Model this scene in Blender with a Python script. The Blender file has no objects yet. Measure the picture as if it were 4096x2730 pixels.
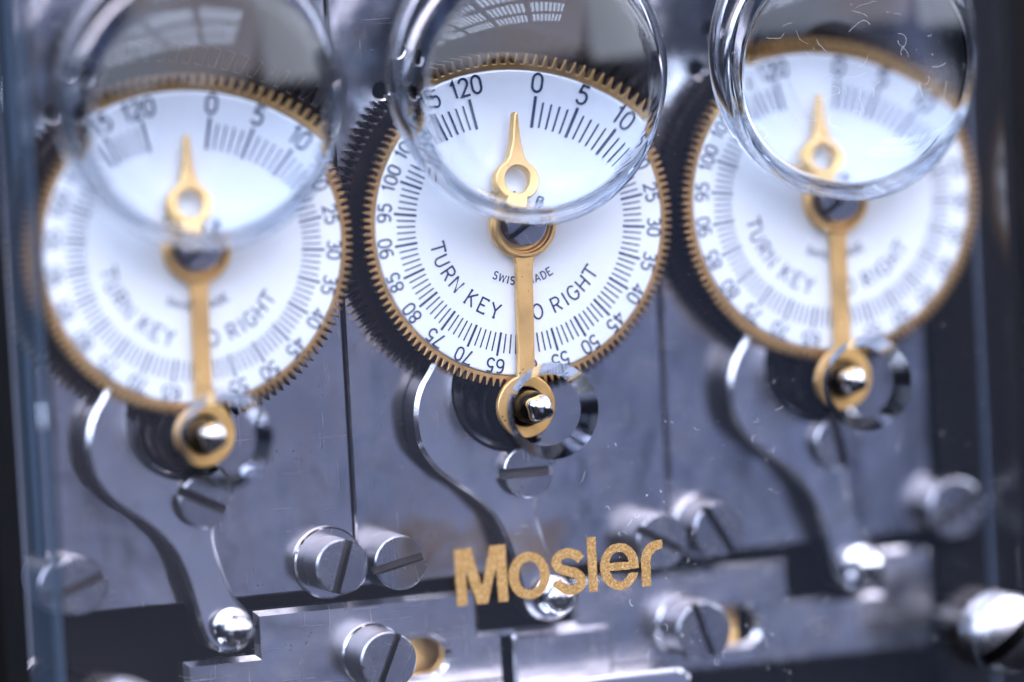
import bpy, bmesh, math, random
from mathutils import Vector, Matrix
R_ = random.Random(7)
sc = bpy.context.scene
PI = math.pi
# ------------------------------------------------------------------ camera (1 unit = one dial radius, 2.4 cm)
sc.unit_settings.scale_length = 0.024
cd = bpy.data.cameras.new('camera'); cam = bpy.data.objects.new('camera', cd); sc.collection.objects.link(cam)
right = Vector((0.936199, -0.347439, -0.053079)); up = Vector((0.078411, 0.059251, 0.995159)); fwd = Vector((0.342612, 0.935829, -0.082713))
cam.matrix_world = Matrix(((right.x, up.x, -fwd.x, -12.83643), (right.y, up.y, -fwd.y, -34.83424), (right.z, up.z, -fwd.z, 2.32212), (0, 0, 0, 1)))
cd.sensor_width = 36; cd.lens = 36*23039.87/4096
cd.clip_start = 0.1; cd.clip_end = 400
cd.dof.use_dof = True; cd.dof.focus_distance = 37.12; cd.dof.aperture_fstop = 0.074
sc.camera = cam

# ------------------------------------------------------------------ world light: a hall with a bright ceiling, a barred skylight, a dim blue front
w = bpy.data.worlds.new('World'); sc.world = w; w.use_nodes = True
nt = w.node_tree; nt.nodes.clear()
def N(t): return nt.nodes.new(t)
def sock(v, inp):
    if isinstance(v, (int, float)): inp.default_value = v
    elif isinstance(v, tuple): inp.default_value = (*v, 1) if len(inp.default_value) == 4 else v
    else: nt.links.new(v, inp)
def mth(op, a, b=0.0, c=0.0):
    n = N('ShaderNodeMath'); n.operation = op; sock(a, n.inputs[0]); sock(b, n.inputs[1]); sock(c, n.inputs[2]); return n.outputs[0]
def sstep(v, a, b):
    n = N('ShaderNodeMapRange'); n.interpolation_type = 'SMOOTHSTEP'; sock(v, n.inputs[0]); n.inputs[1].default_value = a; n.inputs[2].default_value = b; return n.outputs[0]
def mixc(f, a, b):
    n = N('ShaderNodeMix'); n.data_type = 'RGBA'; sock(f, n.inputs[0]); sock(a, n.inputs[6]); sock(b, n.inputs[7]); return n.outputs[2]
tc = N('ShaderNodeTexCoord'); sx = N('ShaderNodeSeparateXYZ'); nt.links.new(tc.outputs['Generated'], sx.inputs[0])
dx, dy, dz = sx.outputs
nz = N('ShaderNodeTexNoise'); nt.links.new(tc.outputs['Generated'], nz.inputs['Vector']); nz.inputs['Scale'].default_value = 9.0; nz.inputs['Detail'].default_value = 3
front = mixc(sstep(dx, .27, .345), (.088, .100, .165), (.145, .20, .42))              # the dim hall the plates mirror
front = mixc(sstep(dx, .36, .42), front, (.12, .17, .32))
front = mixc(mth('MULTIPLY', sstep(nz.outputs[0], .53, .70), .8), front, (.34, .37, .55))
front = mixc(mth('MULTIPLY', sstep(nz.outputs[0], .48, .34), .8), front, (.045, .043, .060))
front = mixc(sstep(dx, .395, .47), front, (.015, .02, .034))                       # added dark band to the right, fades out the right plate
front = mixc(sstep(dx, .24, .05), front, (.035, .04, .06))                         # unlit left side, low
col = mixc(sstep(dz, -.16, -.36), front, (.02, .02, .026))                         # dark floor
col = mixc(mth('MULTIPLY', sstep(dx, .20, -.25), sstep(dz, .02, .25)), col, (3.2, 4.0, 5.5))       # blue daylight high on the left
wall = mixc(sstep(mth('ADD', dx, mth('MULTIPLY', dz, -.35)), .34, .46), (4.2, 3.8, 4.2), (2.0, 1.7, 1.8))
wall = mixc(mth('MULTIPLY', sstep(dx, -.10, -.55), .6), wall, (3.6, 4.2, 5.4))
wall = mixc(mth('MULTIPLY', sstep(dz, .45, .75), .15), wall, (1.5, 1.4, 1.6))
col = mixc(sstep(dz, .05, .30), col, wall)
col = mixc(mth('MULTIPLY', sstep(dx, .52, .70), sstep(dz, .0, .18)), col, (4.9, 5.1, 5.8))   # added bright area off to the right, a key light for the dials                                         # pinkish wall and ceiling above
zz = mth('MAXIMUM', dz, .05)
px = mth('DIVIDE', dx, zz); py = mth('DIVIDE', dy, zz)
def band(v, a, b, s=.03): return mth('MULTIPLY', sstep(v, a-s, a+s), sstep(v, b+s, b-s))
win = mth('MULTIPLY', band(px, -2.2, .70), band(py, -1.62, -.62))
panes = mth('MULTIPLY', sstep(mth('FRACT', mth('MULTIPLY', px, 1.55)), .10, .16), sstep(mth('FRACT', mth('MULTIPLY', py, 3.0)), .22, .34))
bars = sstep(mth('FRACT', mth('MULTIPLY', px, 14.0)), .35, .55)
lit = mth('MULTIPLY', mth('MULTIPLY', win, panes), mth('ADD', mth('MULTIPLY', bars, .8), .2))
col = mixc(mth('MULTIPLY', lit, .9), col, (13, 14.5, 18))
def blob(c, r0, r1):
    n = N('ShaderNodeVectorMath'); n.operation = 'DISTANCE'; nt.links.new(tc.outputs['Generated'], n.inputs[0]); n.inputs[1].default_value = c
    return sstep(n.outputs['Value'], r1, r0)
man = blob((-.33, -.94, -.10), .27, .34)
col = mixc(mth('MULTIPLY', man, .97), col, (.05, .045, .05))
back = mth('MULTIPLY', sstep(dy, .3, .6), sstep(dx, .1, -.25))
col = mixc(back, col, (.07, .11, .20))                                            # the blue room behind, to the left                         # someone standing in front of the light
bg = N('ShaderNodeBackground'); nt.links.new(col, bg.inputs[0]); bg.inputs[1].default_value = 1.0
nt.links.new(bg.outputs[0], N('ShaderNodeOutputWorld').inputs[0])
sc.view_settings.view_transform = 'Standard'; sc.view_settings.look = 'None'; sc.view_settings.exposure = 0.0; sc.view_settings.gamma = 1.0
sc.view_settings.use_curve_mapping = False
sc.render.engine = 'CYCLES'
cy = sc.cycles; cy.use_denoising = True; cy.denoiser = 'OPENIMAGEDENOISE'; cy.denoising_prefilter = 'ACCURATE'
cy.max_bounces = 24; cy.transmission_bounces = 20; cy.glossy_bounces = 10; cy.diffuse_bounces = 4; cy.transparent_max_bounces = 12
cy.caustics_refractive = True; cy.caustics_reflective = True; cy.sample_clamp_indirect = 20; cy.blur_glossy = 0.2

# ------------------------------------------------------------------ materials
def mat(name):
    m = bpy.data.materials.new(name); m.use_nodes = True; m.node_tree.nodes.clear(); return m, m.node_tree
def nd(t, k, **kw):
    n = t.nodes.new(k)
    for a, b in kw.items(): setattr(n, a, b)
    return n
def coords(t):      # object coordinates, shifted per object so that no two copies wear alike
    oi = nd(t, 'ShaderNodeObjectInfo'); m = nd(t, 'ShaderNodeMath', operation='MULTIPLY'); t.links.new(oi.outputs['Random'], m.inputs[0]); m.inputs[1].default_value = 19.0
    a = nd(t, 'ShaderNodeVectorMath', operation='ADD'); t.links.new(nd(t, 'ShaderNodeTexCoord').outputs['Object'], a.inputs[0]); t.links.new(m.outputs[0], a.inputs[1]); return a.outputs[0]
def noise(t, vec, scale, detail=4, rough=.55):
    n = nd(t, 'ShaderNodeTexNoise'); t.links.new(vec, n.inputs['Vector']); n.inputs['Scale'].default_value = scale; n.inputs['Detail'].default_value = detail; n.inputs['Roughness'].default_value = rough; return n.outputs[0]
def ramp(t, v, stops):
    r = nd(t, 'ShaderNodeValToRGB'); t.links.new(v, r.inputs[0]); e = r.color_ramp.elements
    e[0].position, e[0].color = stops[0][0], (*stops[0][1], 1); e[1].position, e[1].color = stops[-1][0], (*stops[-1][1], 1)
    for p, c in stops[1:-1]:
        x = e.new(p); x.color = (*c, 1)
    return r.outputs[0]
def mapr(t, v, a, b, c, d):
    n = nd(t, 'ShaderNodeMapRange'); t.links.new(v, n.inputs[0])
    for i, x in enumerate((a, b, c, d)): n.inputs[i+1].default_value = x
    return n.outputs[0]
def stretch(t, src, s, rot=(0, 0, 0)):
    n = nd(t, 'ShaderNodeMapping'); t.links.new(src, n.inputs[0]); n.inputs['Scale'].default_value = s; n.inputs['Rotation'].default_value = rot; return n.outputs[0]
def mulc(t, a, b, f=1.0):
    n = nd(t, 'ShaderNodeMix', data_type='RGBA', blend_type='MULTIPLY'); n.inputs[0].default_value = f; t.links.new(a, n.inputs[6]); t.links.new(b, n.inputs[7]); return n.outputs[2]
def metal(name, base, rough, var=.12, scr=.5, specks=.0, grain=(1, 1, 1), bump=.02, wave=.0):
    m, t = mat(name)
    o = coords(t)
    p = nd(t, 'ShaderNodeBsdfPrincipled'); p.inputs['Metallic'].default_value = 1
    big = noise(t, o, 1.6, 5, .6); fine = noise(t, stretch(t, o, (22*grain[0], 22, 22*grain[2])), 3.0, 3)
    c = ramp(t, big, [(.3, tuple(x*(1-var) for x in base)), (.7, tuple(min(1, x*(1+var)) for x in base))])
    if specks:
        v = nd(t, 'ShaderNodeTexVoronoi'); t.links.new(o, v.inputs['Vector']); v.inputs['Scale'].default_value = 26
        gate = noise(t, o, 3.2, 2)
        a = nd(t, 'ShaderNodeMath', operation='ADD'); t.links.new(v.outputs['Distance'], a.inputs[0]); t.links.new(mapr(t, gate, .35, .65, .35*(1-specks), -.05*specks), a.inputs[1])
        c = mulc(t, c, ramp(t, a.outputs[0], [(.10, (.16, .12, .10)), (.17, (1, 1, 1))]))
    t.links.new(c, p.inputs['Base Color'])
    # smudges, hairline scratches
    s1 = noise(t, stretch(t, o, (1.2, 1, 60), (0, .5, 0)), 1.4, 2); s2 = noise(t, stretch(t, o, (70, 1, 1.4), (0, .35, 0)), 1.2, 2)
    sm = noise(t, o, 4.5, 6, .65)
    r = nd(t, 'ShaderNodeMath', operation='ADD'); t.links.new(mapr(t, sm, .3, .75, rough*.75, rough*1.3), r.inputs[0])
    fs = noise(t, stretch(t, o, (90, 1, 2.2), (0, -.9, 0)), 1.6, 2)
    hl = nd(t, 'ShaderNodeMix', data_type='RGBA', blend_type='ADD'); t.links.new(mapr(t, fs, .70, .78, 0, .28*scr), hl.inputs[0]); t.links.new(c, hl.inputs[6]); hl.inputs[7].default_value = (.5, .5, .52, 1); t.links.new(hl.outputs[2], p.inputs['Base Color'])
    mx = nd(t, 'ShaderNodeMath', operation='MAXIMUM'); t.links.new(mapr(t, s1, .68, .74, 0, .12*scr), mx.inputs[0]); t.links.new(mapr(t, s2, .68, .74, 0, .12*scr), mx.inputs[1])
    t.links.new(mx.outputs[0], r.inputs[1]); t.links.new(r.outputs[0], p.inputs['Roughness'])
    b = nd(t, 'ShaderNodeBump'); b.inputs['Strength'].default_value = bump; b.inputs['Distance'].default_value = .02; t.links.new(fine, b.inputs['Height'])
    if wave:
        b2 = nd(t, 'ShaderNodeBump'); b2.inputs['Strength'].default_value = 1.0; b2.inputs['Distance'].default_value = wave; t.links.new(noise(t, o, 1.9, 2, .5), b2.inputs['Height']); t.links.new(b2.outputs[0], b.inputs['Normal'])
    t.links.new(b.outputs[0], p.inputs['Normal'])
    t.links.new(p.outputs[0], nd(t, 'ShaderNodeOutputMaterial').inputs[0]); return m
def plain(name, base, rough, metallic=0, var=.15, scale=6):
    m, t = mat(name); o = nd(t, 'ShaderNodeTexCoord').outputs['Object']; p = nd(t, 'ShaderNodeBsdfPrincipled')
    n = noise(t, o, scale, 5, .6)
    t.links.new(ramp(t, n, [(.3, tuple(x*(1-var) for x in base)), (.7, tuple(min(1, x*(1+var)) for x in base))]), p.inputs['Base Color'])
    t.links.new(mapr(t, n, .3, .7, rough*.8, rough*1.2), p.inputs['Roughness']); p.inputs['Metallic'].default_value = metallic
    t.links.new(p.outputs[0], nd(t, 'ShaderNodeOutputMaterial').inputs[0]); return m
STEEL = metal('nickel_plate', (.60, .60, .64), .17, .16, 1.0, .18, (1, 1, .10), .013, .022)
BARM = metal('bright_bar_steel', (.76, .77, .83), .23, .12, .9, .12, (.12, 1, 1), .012, .02)
SIDE = metal('shaded_screw_side', (.17, .175, .20), .33, .3, .8, .0, (1, .1, 1), .02)  # screw sides darker than their faces, shade put into the colour
LEVER = metal('polished_lever_steel', (.76, .77, .82), .19, .08, .6, .0, (.2, 1, 1), .005, .015)
SCREW = metal('turned_screw_steel', (.44, .46, .52), .25, .16, .8, .0, (1, 1, 1), .03)
CHROME = metal('chrome', (.70, .71, .73), .08, .05, .3, .0, (1, 1, 1), .0)
SLOT = metal('shaded_sawn_slot', (.10, .095, .10), .5, .5, .5, .5, (1, 1, 1), .05)  # slot steel darkened, the shade of the recess is in the colour
EDGE = metal('shaded_edge', (.10, .10, .115), .34, .3, .6, .0, (1, 1, 1), .03)  # lever and pivot screw sides: dark reflection and shade painted into the steel
ROOT = metal('dark_brass_edge', (.26, .155, .06), .42, .4, .5, .0, (1, 1, 1), .03)  # tooth sides in a darker brass than the faces
BRASS = metal('gilt_brass', (.90, .58, .235), .46, .18, 1.0, .55, (1, 1, .3), .04)
GEARB = metal('brass_gear', (.54, .345, .15), .44, .15, .5, .25, (1, 1, 1), .03)
DARKG = metal('oxidised_gear', (.035, .027, .026), .42, .4, .2, .0, (1, 1, 1), .03)
BLACKS = metal('blackened_steel', (.022, .021, .022), .30, .3, .5, .0, (1, 1, 1), .02)
CASE = plain('black_case_paint', (.004, .004, .0045), .7, 0, .2, 3)
CASE.node_tree.nodes['Principled BSDF'].inputs['Specular IOR Level'].default_value = .08
INK = plain('printed_ink', (.010, .030, .10), .5, 0, .2, 20)
RUBBER = plain('dark_recess', (.006, .006, .007), .7)
LINT = plain('lint_fibre', (.85, .87, .9), .8)
def enamel():
    m, t = mat('white_enamel'); o = coords(t); p = nd(t, 'ShaderNodeBsdfPrincipled')
    c = ramp(t, noise(t, o, 2.2, 4), [(.3, (.74, .81, .88)), (.7, (.785, .845, .905))])
    v = nd(t, 'ShaderNodeTexVoronoi'); t.links.new(o, v.inputs['Vector']); v.inputs['Scale'].default_value = 30
    a = nd(t, 'ShaderNodeMath', operation='ADD'); t.links.new(v.outputs['Distance'], a.inputs[0]); t.links.new(mapr(t, noise(t, o, 9, 2), .5, .72, .3, 0), a.inputs[1])
    c = mulc(t, c, ramp(t, a.outputs[0], [(.055, (.10, .11, .14)), (.10, (1, 1, 1))]))
    t.links.new(c, p.inputs['Base Color']); p.inputs['Roughness'].default_value = .42
    t.links.new(p.outputs[0], nd(t, 'ShaderNodeOutputMaterial').inputs[0]); return m
ENAMEL = enamel()
def glass(name, ior, tint, dust=0.0):
    m, t = mat(name); g = nd(t, 'ShaderNodeBsdfGlass'); g.inputs['IOR'].default_value = ior; g.inputs['Roughness'].default_value = 0; g.inputs['Color'].default_value = (*tint, 1)
    t.links.new(g.outputs[0], nd(t, 'ShaderNodeOutputMaterial').inputs[0]); return m
GLASS = glass('clear_cover_glass', 1.49, (.985, .99, 1.0))
CUTEDGE = glass('reflection_tint_edge', 1.49, (.42, .46, .54)); CUTEDGE.node_tree.nodes['Glass BSDF'].inputs['Roughness'].default_value = .08  # key hole walls: dark reflection put into the glass tint
LENSG = glass('lens_glass', 1.5, (.80, .825, .858))
def goldleaf():
    m, t = mat('gold_lettering'); o = nd(t, 'ShaderNodeTexCoord').outputs['Object']; p = nd(t, 'ShaderNodeBsdfPrincipled')
    n = noise(t, o, 75, 4, .7)
    t.links.new(ramp(t, n, [(.30, (.16, .085, .022)), (.52, (.34, .205, .07)), (.75, (.66, .48, .24))]), p.inputs['Base Color'])
    p.inputs['Roughness'].default_value = .55; p.inputs['Metallic'].default_value = .35
    b = nd(t, 'ShaderNodeBump'); b.inputs['Strength'].default_value = .5; b.inputs['Distance'].default_value = .004; t.links.new(n, b.inputs['Height']); t.links.new(b.outputs[0], p.inputs['Normal'])
    t.links.new(p.outputs[0], nd(t, 'ShaderNodeOutputMaterial').inputs[0]); return m
GOLD = goldleaf()

# ------------------------------------------------------------------ helpers
def obj(name, bm, m, parent=None, sharp=35, smooth=True):
    bmesh.ops.recalc_face_normals(bm, faces=bm.faces)
    me = bpy.data.meshes.new(name); bm.to_mesh(me); bm.free()
    if smooth:
        for p in me.polygons: p.use_smooth = True
        me.set_sharp_from_angle(angle=math.radians(sharp))
    me.materials.append(m)
    o = bpy.data.objects.new(name, me); sc.collection.objects.link(o)
    if parent: o.parent = parent
    return o
def empty(name, loc):
    o = bpy.data.objects.new(name, None); o.location = loc; o.empty_display_size = .1; sc.collection.objects.link(o); return o
def tag(o, label=None, cat=None, group=None, kind=None):
    for k, v in (('label', label), ('category', cat), ('group', group), ('kind', kind)):
        if v: o[k] = v
    return o
def copy_tree(o, parent=None):
    c = o.copy(); sc.collection.objects.link(c)
    if parent: c.parent = parent
    for ch in [k for k in bpy.data.objects if k.parent == o]: copy_tree(ch, c)
    return c
def circ(cx, cz, r, n=64, a0=0, a1=2*PI):
    full = abs(a1-a0) >= 2*PI-1e-6
    return [(cx+r*math.cos(a0+(a1-a0)*i/(n if full else n-1)), cz+r*math.sin(a0+(a1-a0)*i/(n if full else n-1))) for i in range(n)]
def area(p): return .5*sum(p[i-1][0]*p[i][1]-p[i][0]*p[i-1][1] for i in range(len(p)))
def darken_sides(o, m, bore=None):     # side faces get the darker material m; on levers it paints shade
    o.data.materials.append(m)
    for p in o.data.polygons:
        if abs(p.normal.y) < .1 and not (bore and math.hypot(p.center.x-bore[0], p.center.z-bore[1]) < bore[2]): p.material_index = 1
    return o
def offset(p, d):           # move a closed loop inwards by d (miter)
    s = 1 if area(p) > 0 else -1
    out = []; n = len(p)
    for i in range(n):
        a, b, c = Vector(p[i-1]), Vector(p[i]), Vector(p[(i+1) % n])
        e1, e2 = (b-a), (c-b)
        if e1.length < 1e-9 or e2.length < 1e-9: out.append(p[i]); continue
        n1 = Vector((-e1.y, e1.x)).normalized()*s; n2 = Vector((-e2.y, e2.x)).normalized()*s
        m = n1+n2; l = m.length_squared
        m = (n1 if l < .2 else m*(2/l)) * d
        if m.length > 2.2*abs(d): m = m.normalized()*2.2*abs(d)
        out.append((b.x+m.x, b.y+m.y))
    return out
def cap(bm, loops, y):
    vs = []; es = []
    for lp in loops:
        v = [bm.verts.new((x, y, z)) for x, z in lp]; vs.append(v)
        es += [bm.edges.new((v[i-1], v[i])) for i in range(len(v))]
    bmesh.ops.triangle_fill(bm, use_beauty=True, use_dissolve=False, edges=es, normal=(0, -1, 0))
    return vs
def wallq(bm, a, b):
    n = len(a)
    for i in range(n):
        bm.faces.new((a[i-1], a[i], b[i], b[i-1]))
def plate(bm, outer, holes, yf, yb, ch=0.0, holes_back=None, outer_back=None):
    """solid plate facing -y: caps with holes, walls and a small front chamfer"""
    loops = [outer]+list(holes)
    back = [outer_back or outer]+list(holes_back or holes)
    if ch > 0:
        fr = [offset(outer, ch)]+[offset(h, -ch) for h in holes]
        F = cap(bm, fr, yf); B = cap(bm, back, yb)
        for f, l, b in zip(F, loops, B):
            mid = [bm.verts.new((x, yf+ch, z)) for x, z in l]
            wallq(bm, f, mid); wallq(bm, mid, b)
    else:
        F = cap(bm, loops, yf); B = cap(bm, back, yb)
        for f, b in zip(F, B): wallq(bm, f, b)
    return bm
def lathe(bm, prof, n=64, cx=0, cz=0, closed=False):
    """revolve (r, y) about the y axis"""
    rings = []
    for r, y in prof:
        rings.append([bm.verts.new((cx, y, cz))] if r < 1e-6 else [bm.verts.new((cx+r*math.cos(2*PI*i/n), y, cz+r*math.sin(2*PI*i/n))) for i in range(n)])
    seq = list(zip(rings, rings[1:]))+([(rings[-1], rings[0])] if closed else [])
    for a, b in seq:
        for i in range(n):
            if len(a) == 1 and len(b) == 1: continue
            if len(a) == 1: bm.faces.new((a[0], b[i], b[i-1]))
            elif len(b) == 1: bm.faces.new((a[i-1], a[i], b[0]))
            else: bm.faces.new((a[i-1], a[i], b[i], b[i-1]))
    return bm
def smoothed(p, it=2):
    for _ in range(it):
        q = []
        for i in range(len(p)):
            a, b = p[i], p[(i+1) % len(p)]
            q += [(a[0]*.75+b[0]*.25, a[1]*.75+b[1]*.25), (a[0]*.25+b[0]*.75, a[1]*.25+b[1]*.75)]
        p = q
    return p
def rrect(x0, x1, z0, z1, r, n=8):
    out = []
    for cx, cz, a in ((x1-r, z1-r, 0), (x0+r, z1-r, PI/2), (x0+r, z0+r, PI), (x1-r, z0+r, 1.5*PI)):
        out += [(cx+r*math.cos(a+PI/2*i/n), cz+r*math.sin(a+PI/2*i/n)) for i in range(n+1)]
    return out

# ------------------------------------------------------------------ setting: the dark behind the lock
bm = bmesh.new(); bmesh.ops.create_grid(bm, x_segments=1, y_segments=1, size=1)
for v in bm.verts: v.co = Vector((6+9.5*v.co.x, 6.0, 9*v.co.y))
tag(obj('background', bm, CASE), kind='structure')

# ------------------------------------------------------------------ case behind the movements
D = 2.198
bm = bmesh.new()
plate(bm, rrect(-3.15, 3.44, -4.4, 3.0, .1), [], .80, 1.6, .03)
case = obj('lock_case', bm, CASE)
tag(case, 'flat black metal case behind the nickel plates, seen as the dark gaps', 'case')
bm = bmesh.new(); bmesh.ops.create_cube(bm, size=1, matrix=Matrix.Translation((3.23, .61, -.7)) @ Matrix.Diagonal((.40, .37, 6.6, 1)))
obj('case_cheek', bm, CASE, case, smooth=False)
bm = bmesh.new(); plate(bm, rrect(-1.0, -.42, -3.0, -2.6, .03), [], .62, .78, .02); obj('catch_block', bm, BRASS, case)
bm = bmesh.new(); plate(bm, rrect(1.25, 1.58, -3.0, -2.62, .03), [], .50, .78, .02); obj('catch_block', bm, BRASS, case)

# ------------------------------------------------------------------ stroke lettering for the dials
def arc(cx, cy, rx, ry, a0, a1, n=10): return [(cx+rx*math.cos(math.radians(a0+(a1-a0)*i/n)), cy+ry*math.sin(math.radians(a0+(a1-a0)*i/n))) for i in range(n+1)]
G = {
 '0': (.60, [arc(.3, .66, .27, .34, 0, 180)+arc(.3, .34, .27, .34, 180, 360)+[(.57, .66)]]),
 '1': (.34, [[(.04, .80), (.22, 1), (.22, 0)]]),
 '2': (.58, [arc(.29, .73, .26, .27, 170, -35)+[(.03, 0), (.57, 0)]]),
 '3': (.58, [arc(.27, .755, .24, .245, 150, -80)+[(.24, .52)], [(.24, .52)]+arc(.28, .27, .28, .27, 85, -150)]),
 '4': (.62, [[(.46, 0), (.46, 1), (.02, .27), (.62, .27)]]),
 '5': (.58, [[(.52, 1), (.12, 1), (.07, .55)]+arc(.28, .33, .28, .33, 130, -150)]),
 '6': (.60, [arc(.36, .62, .32, .38, 60, 180)+arc(.30, .30, .27, .30, 180, 540, 20)]),
 '7': (.56, [[(.02, .88), (.02, 1), (.55, 1), (.18, 0), (.10, 0)]]),
 '8': (.58, [arc(.29, .765, .22, .235, -90, 270, 18), arc(.29, .265, .27, .265, 90, 450, 18)]),
 '9': (.60, [arc(.30, .70, .27, .30, 0, 360, 20)+arc(.24, .38, .33, .38, 0, -120)]),
 'T': (.66, [[(0, .9), (0, 1), (.66, 1), (.66, .9)], [(.33, 1), (.33, 0)]]),
 'U': (.66, [[(.05, 1)]+arc(.33, .30, .28, .30, 180, 360)+[(.61, 1)]]),
 'R': (.64, [[(.06, 0), (.06, 1), (.34, 1)]+arc(.34, .745, .26, .255, 90, -90)+[(.06, .49)], [(.32, .49), (.62, 0)]]),
 'N': (.72, [[(.05, 0), (.05, 1), (.67, 0), (.67, 1)]]),
 'K': (.68, [[(.06, 0), (.06, 1)], [(.60, 1), (.06, .42)], [(.24, .60), (.66, 0)], [(-.03, 0), (.15, 0)], [(-.03, 1), (.15, 1)]]),
 'E': (.58, [[(.55, .9), (.55, 1), (.05, 1), (.05, 0), (.57, 0), (.57, .1)], [(.05, .52), (.44, .52)]]),
 'Y': (.70, [[(.02, 1), (.35, .48), (.68, 1)], [(.35, .48), (.35, 0)], [(.25, 0), (.45, 0)]]),
 'O': (.74, [arc(.37, .5, .34, .5, 0, 360, 24)]),
 'I': (.18, [[(.09, 0), (.09, 1)]]),
 'G': (.74, [arc(.38, .5, .34, .5, 42, 330, 20)+[(.70, .44), (.46, .44)]]),
 'H': (.70, [[(.05, 0), (.05, 1)], [(.65, 0), (.65, 1)], [(.05, .5), (.65, .5)]]),
 'S': (.58, [arc(.30, .755, .24, .245, 35, 260)+arc(.30, .27, .26, .27, 80, -150)]),
 'W': (.96, [[(.02, 1), (.25, 0), (.48, .9), (.71, 0), (.94, 1)]]),
 'M': (.82, [[(.05, 0), (.09, 1), (.41, .1), (.73, 1), (.77, 0)]]),
 'A': (.72, [[(.02, 0), (.36, 1), (.70, 0)], [(.14, .34), (.58, .34)]]),
 'D': (.68, [[(.06, 0), (.06, 1), (.26, 1)]+arc(.26, .5, .38, .5, 90, -90, 14)+[(.06, 0)]]),
 'L': (.54, [[(.06, 1), (.06, 0), (.52, 0), (.52, .1)]]),
 ' ': (.45, []),
}
class Ink:
    def __init__(s): s.bm = bmesh.new(); s.k = 0
    def ribbon(s, pts, wd, y=-.0030):
        s.k += 1; y -= .00001*(s.k % 60)
        L, Rr = [], []
        n = len(pts)
        for i in range(n):
            p = Vector(pts[i]); a = Vector(pts[max(i-1, 0)]); b = Vector(pts[min(i+1, n-1)])
            d1 = (p-a) if i > 0 else (b-p); d2 = (b-p) if i < n-1 else (p-a)
            if d1.length < 1e-9: d1 = d2
            if d2.length < 1e-9: d2 = d1
            n1 = Vector((-d1.y, d1.x)).normalized(); n2 = Vector((-d2.y, d2.x)).normalized()
            m = n1+n2; l = m.length_squared
            m = m*(2/l) if l > .5 else n1
            m = m*wd*.5
            L.append(s.bm.verts.new((p.x+m.x, y, p.y+m.y))); Rr.append(s.bm.verts.new((p.x-m.x, y, p.y-m.y)))
        for i in range(n-1): s.bm.faces.new((L[i], L[i+1], Rr[i+1], Rr[i]))
    def text_arc(s, txt, r, ang, h, wd, inward=False, gap=.16, squash=1.0):
        """centre the text at clock angle ang (deg) on radius r; tops outwards, or towards the hub when inward"""
        ws = [G[c][0]*h*squash for c in txt]; tot = sum(ws)+gap*h*(len(txt)-1)
        u = -tot/2
        for c, wdh in zip(txt, ws):
            um = u+wdh/2
            th = math.radians(ang)+(-um/r if inward else um/r)
            rad = Vector((math.sin(th), math.cos(th))); tan = Vector((math.cos(th), -math.sin(th)))
            if inward: ex, ey = -tan, -rad
            else: ex, ey = tan, rad
            for st in G[c][1]:
                s.ribbon([tuple(rad*r+ex*((q[0]*h*squash)-wdh/2)+ey*((q[1]-.5)*h)) for q in st], wd)
            u += wdh+gap*h
def markings(a0):
    k = Ink(); num = Ink(); words = Ink(); dl = 360/128
    for i in range(121):
        th = math.radians(a0+i*dl); e = (math.sin(th), math.cos(th)); M = i % 5 == 0
        r0, r1 = (.712, .866) if M else (.717, .842)
        k.ribbon([(e[0]*r0, e[1]*r0), (e[0]*r1, e[1]*r1)], .0155 if M else .0095)
        if M: num.text_arc(str(i), .930, a0+i*dl, .086, .0125, gap=.18, squash=1.0)
    for ch, an in (('T', -101.5), ('U', -110.2), ('R', -119.2), ('N', -128.2), ('K', -141.8), ('E', -150.7), ('Y', -159.8), ('T', -179.0), ('O', 171.3), ('R', 158.0), ('I', 151.0), ('G', 144.4), ('H', 135.6), ('T', 126.9)):
        words.text_arc(ch, .583, an, .095, .0125, inward=True)
    words.text_arc('SWISS MADE', .371, 180.5, .050, .0085, inward=True, gap=.24)
    words.text_arc('MOSLER', .350, 0, .052, .0095, gap=.62)
    return (('hour_scale', k.bm), ('numerals', num.bm), ('inscription', words.bm))

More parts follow.
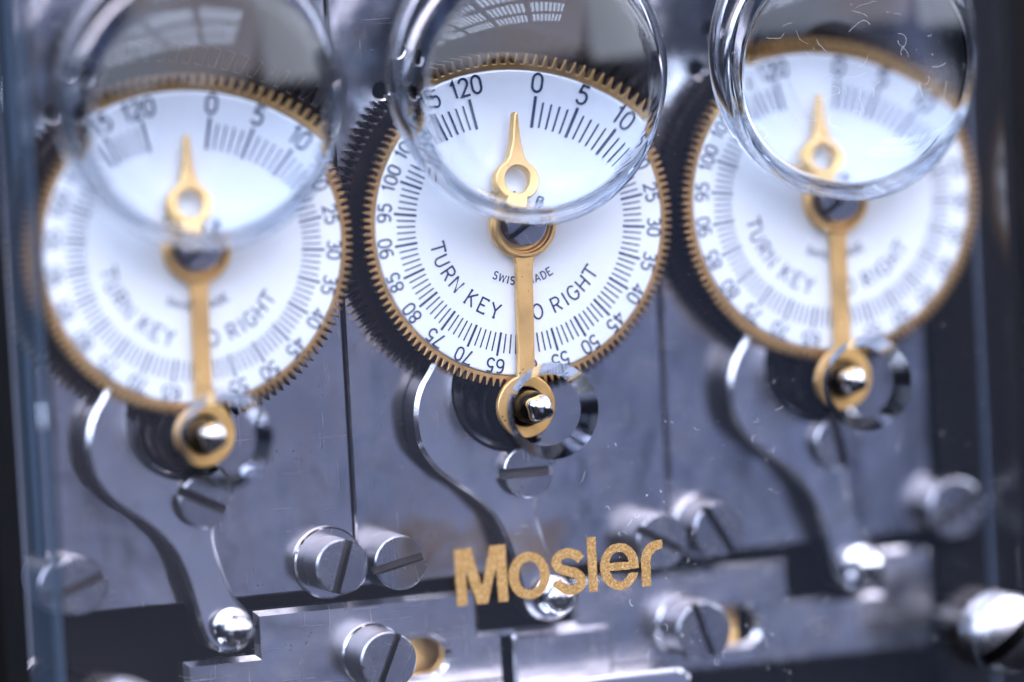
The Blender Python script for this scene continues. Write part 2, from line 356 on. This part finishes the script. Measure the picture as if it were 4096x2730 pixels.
# ------------------------------------------------------------------ gears, hands, plates
def gear_loop(n, rr, rt, ph=0):
    p = []; s = 2*PI/n
    for i in range(n):
        a = ph+i*s
        for f, r in ((-.30, rr), (-.22, rr+(rt-rr)*.35), (-.07, rt), (.07, rt), (.22, rr+(rt-rr)*.35), (.30, rr)):
            p.append((r*math.cos(a+f*s), r*math.sin(a+f*s)))
    return p
def movement(x0, a0, px0, px1, first=None, turn=0.0):
    root = empty('time_movement', (x0, .41, 0))
    L = lambda o: setattr(o, 'location', (0, -.41, 0))     # parts are modelled with the dial front at y = 0
    bm = bmesh.new()
    outer = [(px0, -2.25), (px0+.015, -2.285), (px0+.05, -2.30), (px1-.05, -2.30), (px1-.015, -2.285), (px1, -2.25), (px1, 2.25), (px0, 2.25)]
    plate(bm, outer, [circ(-.63, 1.16, .055, 24), circ(-.75, .90, .055, 24), circ(-.03, -1.18, .262, 40)], .41, .58, .014)
    p = obj('front_plate', bm, STEEL, root); L(p)
    if first is None:
        bm = bmesh.new(); plate(bm, gear_loop(132, 1.09, 1.155), [circ(0, 0, .5, 48)], .27, .36, .004)
        g = obj('rear_gear', bm, DARKG, root); L(g)
        bm = bmesh.new(); lathe(bm, [(.62, .41), (.62, .22), (.0, .22)], 48); h = obj('gear_hub', bm, BLACKS, root); L(h)
        bm = bmesh.new(); lathe(bm, [(0, 0), (.955, 0), (.975, .004), (.983, .014), (.983, .05), (0, .05)], 128); d = obj('dial', bm, ENAMEL, root); L(d)
        bm = bmesh.new(); plate(bm, gear_loop(140, 1.012, 1.062), [circ(0, 0, .986, 128)], .012, .085, .003); r = darken_sides(obj('gear_ring', bm, GEARB, d), ROOT)
        bm = bmesh.new(); lathe(bm, [(.99, .09), (.99, .225), (.3, .225), (.3, .09)], 64, closed=True); b = obj('dial_drum', bm, BLACKS, d)
        # winding arbor
        bm = bmesh.new(); lathe(bm, [(.255, .60), (.255, .11), (.243, .09), (.124, .09), (.124, .02), (0, .02)], 56, -.03, -1.18); a = obj('winding_arbor', bm, BLACKS, root); L(a)
        bm = bmesh.new(); lathe(bm, [(.122, .03), (.122, -.06), (.112, -.075), (.108, -.075), (.104, -.20), (.092, -.225), (0, -.225)], 48, -.028, -1.18); obj('collar', bm, BLACKS, a)
        bm = bmesh.new()
        prof = [(-.20, .080, .9), (-.235, .080, .6), (-.30, .077, .5), (-.328, .068, .55), (-.342, .048, .7)]
        rings = []
        for y, hw, rd in prof:
            pts = rrect(-hw, hw, -hw, hw, hw*rd, 5); ca, sa = math.cos(.25), math.sin(.25)
            rings.append([bm.verts.new((x*ca-z*sa-.02, y, -1.18+x*sa+z*ca)) for x, z in pts])
        for u, v in zip(rings, rings[1:]): wallq(bm, u, v)
        bm.faces.new(rings[-1]); obj('square_end', bm, CHROME, a, 60)
        # the hand that bridges the hub and the winding arbor
        hub, ring = .226, .205
        def hand_loop():
            p = []
            p += [(.056, -.27)]
            p += [(hub*math.sin(t), hub*math.cos(t)) for t in [math.radians(v) for v in range(162, 24, -6)]]
            p += [(.062, .225), (.050, .265), (.056, .315)]
            p += [(.118*math.sin(t), .412+.118*math.cos(t)) for t in [math.radians(v) for v in range(140, 25, -10)]]
            p += [(.040, .545), (.022, .625), (.009, .765), (0, .777)]
            q = [(-x, z) for x, z in p[:-1]][::-1]
            p = p+q
            bot = [(ring*math.sin(t), -1.18+ring*math.cos(t)) for t in [math.radians(v) for v in range(-18, -345, -7)]]
            return p+[(-.056, -.945)]+bot+[(.056, -.945)]
        bm = bmesh.new(); plate(bm, hand_loop(), [[(.068*math.cos(2*PI*i/32), .418+.078*math.sin(2*PI*i/32)) for i in range(32)], circ(0, 0, .17, 48), circ(0, -1.18, .128, 40)], -.075, -.032, .006)
        for v in bm.verts: v.co = Matrix.Rotation(.034, 3, 'Y') @ v.co
        hd = obj('hand', bm, BRASS, root); L(hd)
        bm = bmesh.new(); lathe(bm, [(.215, -.088), (.205, -.10), (.19, -.10), (.168, -.03), (.145, -.03), (.145, 0), (.215, 0)], 64, closed=True); obj('hub_cup', bm, BRASS, hd)
        s = screw_mesh('hub_screw', .135, -.14, 0, .018, .09, SCREW); s.parent = hd; s.location = (0, 0, 0); s.rotation_euler = (0, math.radians(-32), 0)
    else:
        for ch in [k for k in bpy.data.objects if k.parent == first and k.name.split('.')[0] != 'front_plate']: copy_tree(ch, root)
        d = [k for k in bpy.data.objects if k.parent == root and k.name.startswith('dial')][0]
        [k for k in bpy.data.objects if k.parent == root and k.name.startswith('hand')][0].rotation_euler = (0, turn, 0)
        for k in [k for k in bpy.data.objects if k.parent == d and k.name.split('.')[0] in ('hour_scale', 'numerals', 'inscription')]: bpy.data.objects.remove(k)
    for nm, bm in markings(a0): obj(nm, bm, INK, d, smooth=False)
    return root
def screw_mesh(name, r, yf, yb, slot, depth, m, tw=0):
    """slotted cheese head: turned head with a real sawn slot along local x, axis along y"""
    bm = bmesh.new(); c = r*.06; n = 40
    rin = r-c
    # two half-moon top faces with a slot between them
    hs = slot
    for s in (1, -1):
        a0 = math.asin(hs/rin); top = []
        for i in range(n+1):
            a = a0+(PI-2*a0)*i/n; top.append((rin*math.cos(a), s*rin*math.sin(a)))
        if s < 0: top = top[::-1]
        T = [bm.verts.new((x, yf, z)) for x, z in top]; bm.faces.new(T)
        O = [bm.verts.new((x*r/rin, yf+c, z*r/rin)) for x, z in top]
        for i in range(n): bm.faces.new((T[i], T[i+1], O[i+1], O[i]))
        Lo = [bm.verts.new((v.co.x, yf+depth, v.co.z)) for v in O]
        for i in range(n): bm.faces.new((O[i], O[i+1], Lo[i+1], Lo[i]))
        # slot wall
        e0, e1 = (T[-1], T[0]); b0 = bm.verts.new((e0.co.x, yf+depth, e0.co.z)); b1 = bm.verts.new((e1.co.x, yf+depth, e1.co.z))
        bm.faces.new((e0, e1, b1, b0)).material_index = 1
        bm.faces.new((T[0], O[0], Lo[0], b1)).material_index = 1; bm.faces.new((T[-1], b0, Lo[-1], O[-1])).material_index = 1
    k0 = len(bm.faces)
    lathe(bm, [(0, yf+depth), (r, yf+depth), (r, yb), (0, yb)], 80)
    bm.faces.ensure_lookup_table()
    for f in bm.faces[k0:k0+80]: f.material_index = 1
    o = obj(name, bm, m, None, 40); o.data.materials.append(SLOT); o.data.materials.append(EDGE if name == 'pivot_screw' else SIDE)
    for q in o.data.polygons:
        if abs(q.normal.y) < .1 and q.material_index == 0: q.material_index = 2
    return o
C_ = movement(0, 11.0, -D/2+.006, D/2-.006)
L_ = movement(-D, 10.3, -3.12+D, D/2-.006, C_, -.02)
Rr_ = movement(D, 9.9, -D/2+.006, 2.99-D, C_, -.03)
GM = 'clock movements standing side by side'
tag(C_, 'middle clock movement whose dial lettering is in sharp focus, between the two blurred ones', 'clock movement', GM)
tag(L_, 'clock movement with softly blurred dial beside the pale glass edge, leftmost of the three', 'clock movement', GM)
tag(Rr_, 'clock movement with the most blurred dial, beside the dark case side, rightmost of three', 'clock movement', GM)

# ------------------------------------------------------------------ levers
def lever():
    root = empty('release_lever', (0, .41, -1.62))
    off = lambda o: setattr(o, 'location', (0, -.41, 1.62))
    ctl = [(-.38, -.62), (-.50, -.74), (-.61, -.911), (-.695, -1.03), (-.733, -1.19), (-.721, -1.368), (-.670, -1.48), (-.580, -1.589), (-.470, -1.675), (-.359, -1.754), (-.27, -1.84), (-.196, -1.939), (-.145, -2.06), (-.109, -2.177), (-.080, -2.30), (-.056, -2.42), (-.02, -2.53), (.05, -2.60), (.143, -2.625), (.235, -2.60), (.30, -2.53), (.31, -2.43), (.265, -2.345), (.20, -2.27), (.150, -2.16), (.11, -2.04), (.079, -1.90), (.082, -1.82), (.115, -1.755), (.18, -1.69), (.225, -1.61), (.232, -1.52), (.20, -1.455), (.15, -1.405)]
    inner = [(-.06+.385*math.cos(math.radians(a)), -1.08+.385*math.sin(math.radians(a))) for a in range(-62, -235, -8)]
    outline = smoothed(ctl+inner+[(-.30, -.70)], 2)
    bm = bmesh.new(); plate(bm, outline, [], .175, .395, .026); o = darken_sides(obj('lever_body', bm, LEVER, root, 40), EDGE, (-.06, -1.08, .42)); off(o)
    s = screw_mesh('pivot_screw', .172, .085, .40, .032, .08, SCREW); s.parent = root; s.location = (0, -.41, 0)
    bm = bmesh.new()
    lathe(bm, [(.125, .42), (.125, .10), (.112, .075)]+[(.112*math.cos(t), .06-.112*math.sin(t)) for t in [PI/2*i/10 for i in range(11)]], 40, .155, -2.45)
    o = obj('drive_pin', bm, CHROME, root); off(o)
    return root, s
GL = 'levers hanging below the dials'
lc, sc_c = lever(); sc_c.rotation_euler = (0, math.radians(0), 0)
ll = copy_tree(lc); ll.location.x = -D
lr = copy_tree(lc); lr.location.x = D
for r, a in ((ll, 27), (lr, 78)):
    for k in bpy.data.objects:
        if k.parent == r and k.name.startswith('pivot_screw'): k.rotation_euler = (0, math.radians(a), 0)
tag(lc, 'curved steel lever whose lower pin is crossed by the gold lettering', 'lever', GL)
tag(ll, 'curved steel lever with chrome ball pin, in full view below the leftmost dial', 'lever', GL)
tag(lr, 'blurred curved steel lever with a glaring pin, below the rightmost dial', 'lever', GL)

# ------------------------------------------------------------------ slide bar under the plates
bar_root = empty('slide_bar', (0, .5, -2.75))
bo = lambda o: setattr(o, 'location', (0, -.5, 2.75))
nb, tp, bt = -2.668, -2.385, -3.085
outline = [(-2.325, bt), (2.86, bt), (2.94, bt+.05)] + [(2.94, -2.46), (2.92, -2.41), (2.88, tp), (2.56, tp), (2.545, tp-.015), (2.545, nb), (1.90, nb), (1.90, tp), (.355, tp), (.355, nb), (-.30, nb), (-.30, tp), (-1.838, tp), (-1.838, nb), (-2.325, nb)]
slot = lambda x0, x1, z, r: [(x1-r+r*math.cos(a), z+r*math.sin(a)) for a in [-PI/2+PI*i/14 for i in range(15)]]+[(x0+r+r*math.cos(a), z+r*math.sin(a)) for a in [PI/2+PI*i/14 for i in range(15)]]
bm = bmesh.new(); plate(bm, outline, [slot(-1.22, -.545, -2.79, .118), slot(.98, 1.655, -2.80, .118), [(-.135, -2.70), (-.10, -2.70), (-.10, -3.05), (-.135, -3.05)]], .335, .47, .034)
bo(obj('bar', bm, BARM, bar_root, 40))
bm = bmesh.new(); plate(bm, rrect(-.095, .59, -3.08, -2.705, .02), [], .285, .335, .02); bo(obj('stop_plate', bm, BARM, bar_root, 40))
tag(bar_root, 'long nickel slide bar with three square notches and two slots, along the bottom', 'slide bar')
bm = bmesh.new(); plate(bm, rrect(-.9, 1.03, -3.8, -2.985, .11, 10), [], -.02, .30, .025); sk = obj('cover_latch', bm, CHROME, None, 40)
tag(sk, 'polished bar with rounded shiny corner at the very bottom, below the gold lettering', 'latch')

# ------------------------------------------------------------------ screws, each with its own turn of the slot
GS = 'slotted screws holding the plates'
def washer(parent, r, y0, y1, loc=(0, 0, 0)):
    bm = bmesh.new(); lathe(bm, [(r*.6, y1), (r-.012, y1), (r, y1+.012), (r, y0), (r*.6, y0)], 56, closed=True); return obj('washer', bm, STEEL, parent)
def screw(x, z, r, yf, yb, ang, label, slot=.028, wash=None, m=None, name='slotted_screw', group=GS):
    o = screw_mesh(name, r, 0, yb-yf, slot, .08, m or SCREW); o.location = (x, yf, z); o.rotation_euler = (0, math.radians(ang), 0)
    tag(o, label, 'screw', group)
    if wash: washer(o, wash, yb-yf, yb-yf-.05)
    return o
screw(-1.299, -2.122, .178, .10, .42, -72, 'sharp slotted screw with near upright slot, left of the gold lettering beside a level-slotted one', wash=.235)
screw(-.902, -2.133, .178, .10, .42, -12, 'sharp slotted screw with burred level slot, nearest to the gold letter M')
screw(.915, -2.157, .178, .10, .42, 30, 'blurred slotted screw partly hidden behind the last gold letter')
screw(1.319, -2.122, .178, .10, .42, 60, 'blurred slotted screw with steep slot, just right of the gold lettering', wash=.215)
screw(-3.03, -2.095, .19, .20, .85, 160, 'dim blurred screw behind the pale glass edge, leftmost of all')
screw(3.07, -2.14, .20, .18, .85, -30, 'dim blurred screw against black beside the rightmost lever')
GB = 'shoulder screws in the slide bar'
screw(-1.055, -2.745, .190, .0, .36, -66, 'pale blue slotted shoulder screw in the bar slot, large and sharp at bottom edge', .022, .21, name='shoulder_screw', group=GB)
screw(1.135, -2.765, .190, .0, .36, 72, 'blurred shoulder screw in the bar slot showing brass behind it', .022, .21, name='shoulder_screw', group=GB)
GC = 'bright screws holding the glass cover'
def dome_screw(x, z, r, ang, label):
    prof = [(0, -.17)]+[(r*math.sin(t), -.17+.17*(1-math.cos(t))) for t in [PI/2*i/12 for i in range(1, 13)]]+[(r, .15), (0, .15)]
    o = obj('cover_screw', lathe(bmesh.new(), prof, 56), SCREW); o.location = (x, -.62, z); o.rotation_euler = (0, math.radians(ang), 0)
    bm = bmesh.new(); n = 16; prev = None
    for i in range(n+1):
        u = -r*.97+2*r*.97*i/n; y = -.17*math.sqrt(max(0, 1-(u/r)**2))-.004
        q = [bm.verts.new((u, y, -.045)), bm.verts.new((u, y, .045)), bm.verts.new((u, y+.05, .045)), bm.verts.new((u, y+.05, -.045))]
        if prev: wallq(bm, prev, q)
        prev = q
    obj('slot', bm, BLACKS, o, smooth=False)
    tag(o, label, 'screw', GC)
dome_screw(3.035, -2.90, .275, -38, 'bright blurred domed screw in the black lower right corner')
dome_screw(-2.99, -2.81, .20, -20, 'bright blurred domed screw cut by the bottom edge, at lower left')
for o_ in [k for k in bpy.data.objects if k.name.startswith('cover_screw')]:
    bm = bmesh.new(); lathe(bm, [(.12, 1.4), (.12, .15)], 40); obj('shank', bm, BLACKS, o_)

# ------------------------------------------------------------------ glass cover with three lenses and gold lettering
YF, YB = -.465, -.355
cover = empty('glass_cover', (0, YF, 0))
co = lambda o: setattr(o, 'location', (0, -YF, 0))
bm = bmesh.new()
CZ, RB = .878, .862
out = rrect(-3.37, 3.37, -4.2, 2.75, .06, 6)
inn = rrect(-3.29, 3.29, -4.1, 2.65, .03, 6)
hl_f = []; hl_b = []
for x in (-D, 0, D):
    hl_f += [circ(x, CZ, RB+.012, 96), circ(x, -1.186, .312, 72)]
    hl_b += [circ(x, CZ, RB+.012, 96), circ(x, -1.186, .232, 72)]
F = cap(bm, [out]+hl_f, YF); B = cap(bm, [inn]+hl_b, YB)
for k, (f, b) in enumerate(zip(F[1:], B[1:])):
    k0 = len(bm.faces); wallq(bm, f, b); bm.faces.ensure_lookup_table()
    for q in bm.faces[k0:]: q.material_index = k % 2
ob = [bm.verts.new((x, .20, z)) for x, z in out]; ib = [bm.verts.new((x, .20, z)) for x, z in inn]
wallq(bm, F[0], ob); wallq(bm, B[0], ib); wallq(bm, ob, ib)
pn = obj('pane', bm, GLASS, cover, 30); pn.data.materials.append(CUTEDGE); co(pn)
RS, RD = 1.22, .745
WEDGE = {-D: .9, 0: 1.0, D: 2.1}
for x in (-D, 0, D):
    bm = bmesh.new(); t0 = math.asin(RD/RS); yc = YF-.085+RS*math.cos(t0)
    prof = [(0, -.265), (.852, -.265), (RB, -.275), (RB, YF-.010), (RB-.008, YF-.018), (RD+.030, YF-.022), (RD+.014, YF-.026), (RD+.007, YF-.036), (RD+.005, YF-.052)]+[(RD-.035+.040*math.cos(t), YF-.052-.040*math.sin(t)) for t in [math.radians(a) for a in (12, 24, 36, 46)]]
    t0 = math.asin((RD-.012)/RS); yc = YF-.082+RS*math.cos(t0)
    prof += [(RS*math.sin(t0*(1-i/24)), yc-RS*math.cos(t0*(1-i/24))) for i in range(1, 25)]
    lathe(bm, prof, 128, x, CZ)
    for v in bm.verts:
        if v.co.y < YF-.015:
            u, q = v.co.x-x, v.co.z-CZ; wt = min(1, max(0, (RB-math.hypot(u, q))/(RB-RD)))
            v.co.y -= WEDGE[x]*wt*(.085*u+.070*q)
    co(obj('magnifying_lens', bm, LENSG, cover, 25))
for x in (-D, 0, D):
    c = [(.885+.034+.034*math.cos(t), -.305+.036*math.sin(t)) for t in [2*PI*k/16 for k in range(16)]]
    co(obj('lens_collar', lathe(bmesh.new(), c, 128, x, CZ+.105, closed=True), LENSG, cover, 60))
# gold word on the front of the glass
EM = [(-.724,-2.012),(-.610,-2.013),(-.552,-2.250),(-.539,-2.252),(-.481,-2.011),(-.372,-2.012),(-.374,-2.377),(-.439,-2.377),(-.446,-2.147),(-.512,-2.377),(-.586,-2.377),(-.653,-2.149),(-.649,-2.378),(-.720,-2.378)]
def ell(cx, cz, rx, rz, a0, a1, n): return [(cx+rx*math.cos(math.radians(a0+(a1-a0)*i/n)), cz+rz*math.sin(math.radians(a0+(a1-a0)*i/n))) for i in range(n+1)]
OO = ell(-.2225, -2.2265, .1405, .152, 0, 360, 48)[:-1]; OI = ell(-.221, -2.2265, .074, .0935, 0, 360, 36)[:-1]
EE = [(.531,-2.249),(.328,-2.249)]+ell(.399, -2.226, .070, .096, 200, 330, 14)+ell(.399, -2.226, .134, .1525, 342, 0, 2)[0:1]+ell(.399, -2.226, .134, .1525, 336, -6, 36)
EI = [(.462,-2.199),(.329,-2.198)]+ell(.396, -2.205, .067, .076, 168, 10, 14)
RR2 = [(.548,-2.371),(.611,-2.372),(.612,-2.225),(.617,-2.195),(.630,-2.165),(.655,-2.146),(.698,-2.134),(.700,-2.076),(.655,-2.078),(.620,-2.094),(.602,-2.118),(.598,-2.080),(.546,-2.079)]
RR2 = [(.548,-2.371),(.611,-2.372),(.612,-2.211),(.625,-2.171),(.656,-2.146),(.700,-2.133),(.702,-2.077),(.649,-2.080),(.596,-2.102),(.560,-2.151),(.548,-2.205)]
LL = [(.182,-2.016),(.245,-2.017),(.241,-2.370),(.182,-2.370)]
SP = smoothed([(.136,-2.154),(.099,-2.121),(.042,-2.106),(-.010,-2.121),(-.036,-2.163),(-.014,-2.199),(.040,-2.222),(.102,-2.245),(.132,-2.284),(.119,-2.327),(.064,-2.348),(.011,-2.333),(-.024,-2.302),(-.037,-2.278)], 0)
def rag(p, step=.012, amp=.0022):
    out = []
    for i in range(len(p)):
        a, b = Vector(p[i]), Vector(p[(i+1) % len(p)]); n = max(1, int((b-a).length/step))
        for k in range(n):
            q = a.lerp(b, k/n); out.append((q.x+R_.uniform(-amp, amp), q.y+R_.uniform(-amp, amp)))
    return out
def cat(p):      # open Catmull-Rom
    out = []; q = [p[0]]+p+[p[-1]]
    for i in range(1, len(q)-2):
        a, b, c, d = (Vector(v) for v in q[i-1:i+3])
        for k in range(5):
            t = k/5; out.append(.5*((2*b)+(c-a)*t+(2*a-5*b+4*c-d)*t*t+(3*b-a-3*c+d)*t*t*t))
    return out+[Vector(p[-1])]
sp = cat(SP); lft = []; rgt = []
for i, p in enumerate(sp):
    d = (sp[min(i+1, len(sp)-1)]-sp[max(i-1, 0)]).normalized(); n = Vector((-d.y, d.x))*.0315
    lft.append(tuple(p+n)); rgt.append(tuple(p-n))
bm = bmesh.new()
for o_, h_ in ((EM, []), (OO, [OI]), (lft+rgt[::-1], []), (LL, []), (EE, [EI]), (RR2, [])):
    plate(bm, rag(o_), [rag(h) for h in h_], YF-.005, YF-.001)
lt = obj('lettering', bm, GOLD, cover, smooth=False); co(lt)
tag(cover, 'clear glass cover with three bulging lenses, round key holes and a gold word', 'glass cover')

# ------------------------------------------------------------------ lint and dust lying on the glass
bm = bmesh.new()
def surf(x, z):
    for cx in (-D, 0, D):
        d = math.hypot(x-cx, z-CZ)
        if d < RD: return -WEDGE[cx]*(.085*(x-cx)+.070*(z-CZ))+YF-.085+RS*math.cos(math.asin(RD/RS))-math.sqrt(RS*RS-d*d)-.002
        if d < RB+.02: return YF-.07
        if math.hypot(x-cx, z+1.186) < .33: return None
    return YF-.002
def fibre(x, z, ln, curl, rad):
    a = R_.uniform(0, 2*PI); n = 7; pts = []
    k = R_.uniform(-curl, curl)
    for i in range(n):
        y = surf(x, z)
        if y is None: return
        pts.append(Vector((x, y-rad-R_.uniform(0, .004), z)))
        x += ln/n*math.cos(a); z += ln/n*math.sin(a); a += k+R_.uniform(-.5, .5); k += R_.uniform(-.35, .35)*curl
    prev = None
    for p in pts:
        ring = [bm.verts.new(p+Vector((rad*math.cos(t), rad*.5*math.sin(2*t), rad*math.sin(t)))) for t in (0, 2.1, 4.2)]
        if prev:
            for i in range(3): bm.faces.new((prev[i-1], prev[i], ring[i], ring[i-1]))
        prev = ring
def speck(x, z, r):
    y = surf(x, z)
    if y is None: return
    c = [bm.verts.new(Vector((x, y-r, z))+Vector((r*R_.uniform(.5, 1.2)*a, r*.5*b, r*R_.uniform(.5, 1.2)*cc))) for a, b, cc in ((1, 0, 0), (-1, 0, 0), (0, 0, 1), (0, 0, -1), (0, -1, 0))]
    for a, b in ((0, 2), (2, 1), (1, 3), (3, 0)): bm.faces.new((c[a], c[b], c[4]))
for _ in range(75):
    x = min(3.1, .35+2.5*R_.random()**.8); z = R_.uniform(-3.1, 1.6); fibre(x, z, R_.uniform(.01, .08)*R_.random()+.012, .8, R_.uniform(.0005, .0012))
for _ in range(48):
    a = R_.uniform(0, 2*PI); r = RB*.95*math.sqrt(R_.random()); fibre(D+r*math.cos(a)-.12, CZ+.12+r*math.sin(a)*.8, R_.uniform(.03, .20), .35, R_.uniform(.0004, .0010))
for _ in range(40): fibre(R_.uniform(.1, 1.5), R_.uniform(-3.0, -1.3), R_.uniform(.015, .09), .9, R_.uniform(.0005, .0012))
for _ in range(650):
    speck(min(3.1, .1+3.0*R_.random()), R_.uniform(-3.1, 1.6), R_.uniform(.0008, .0018)+.002*R_.random()**6)
for _ in range(300): speck(R_.uniform(.1, 1.5), R_.uniform(-2.9, -1.2), R_.uniform(.0008, .0018)+.002*R_.random()**6)
ln = obj('lint', bm, LINT, None, smooth=False)
tag(ln, 'white lint fibres and dust specks clinging to the glass, thickest towards the right', 'lint', kind='stuff')
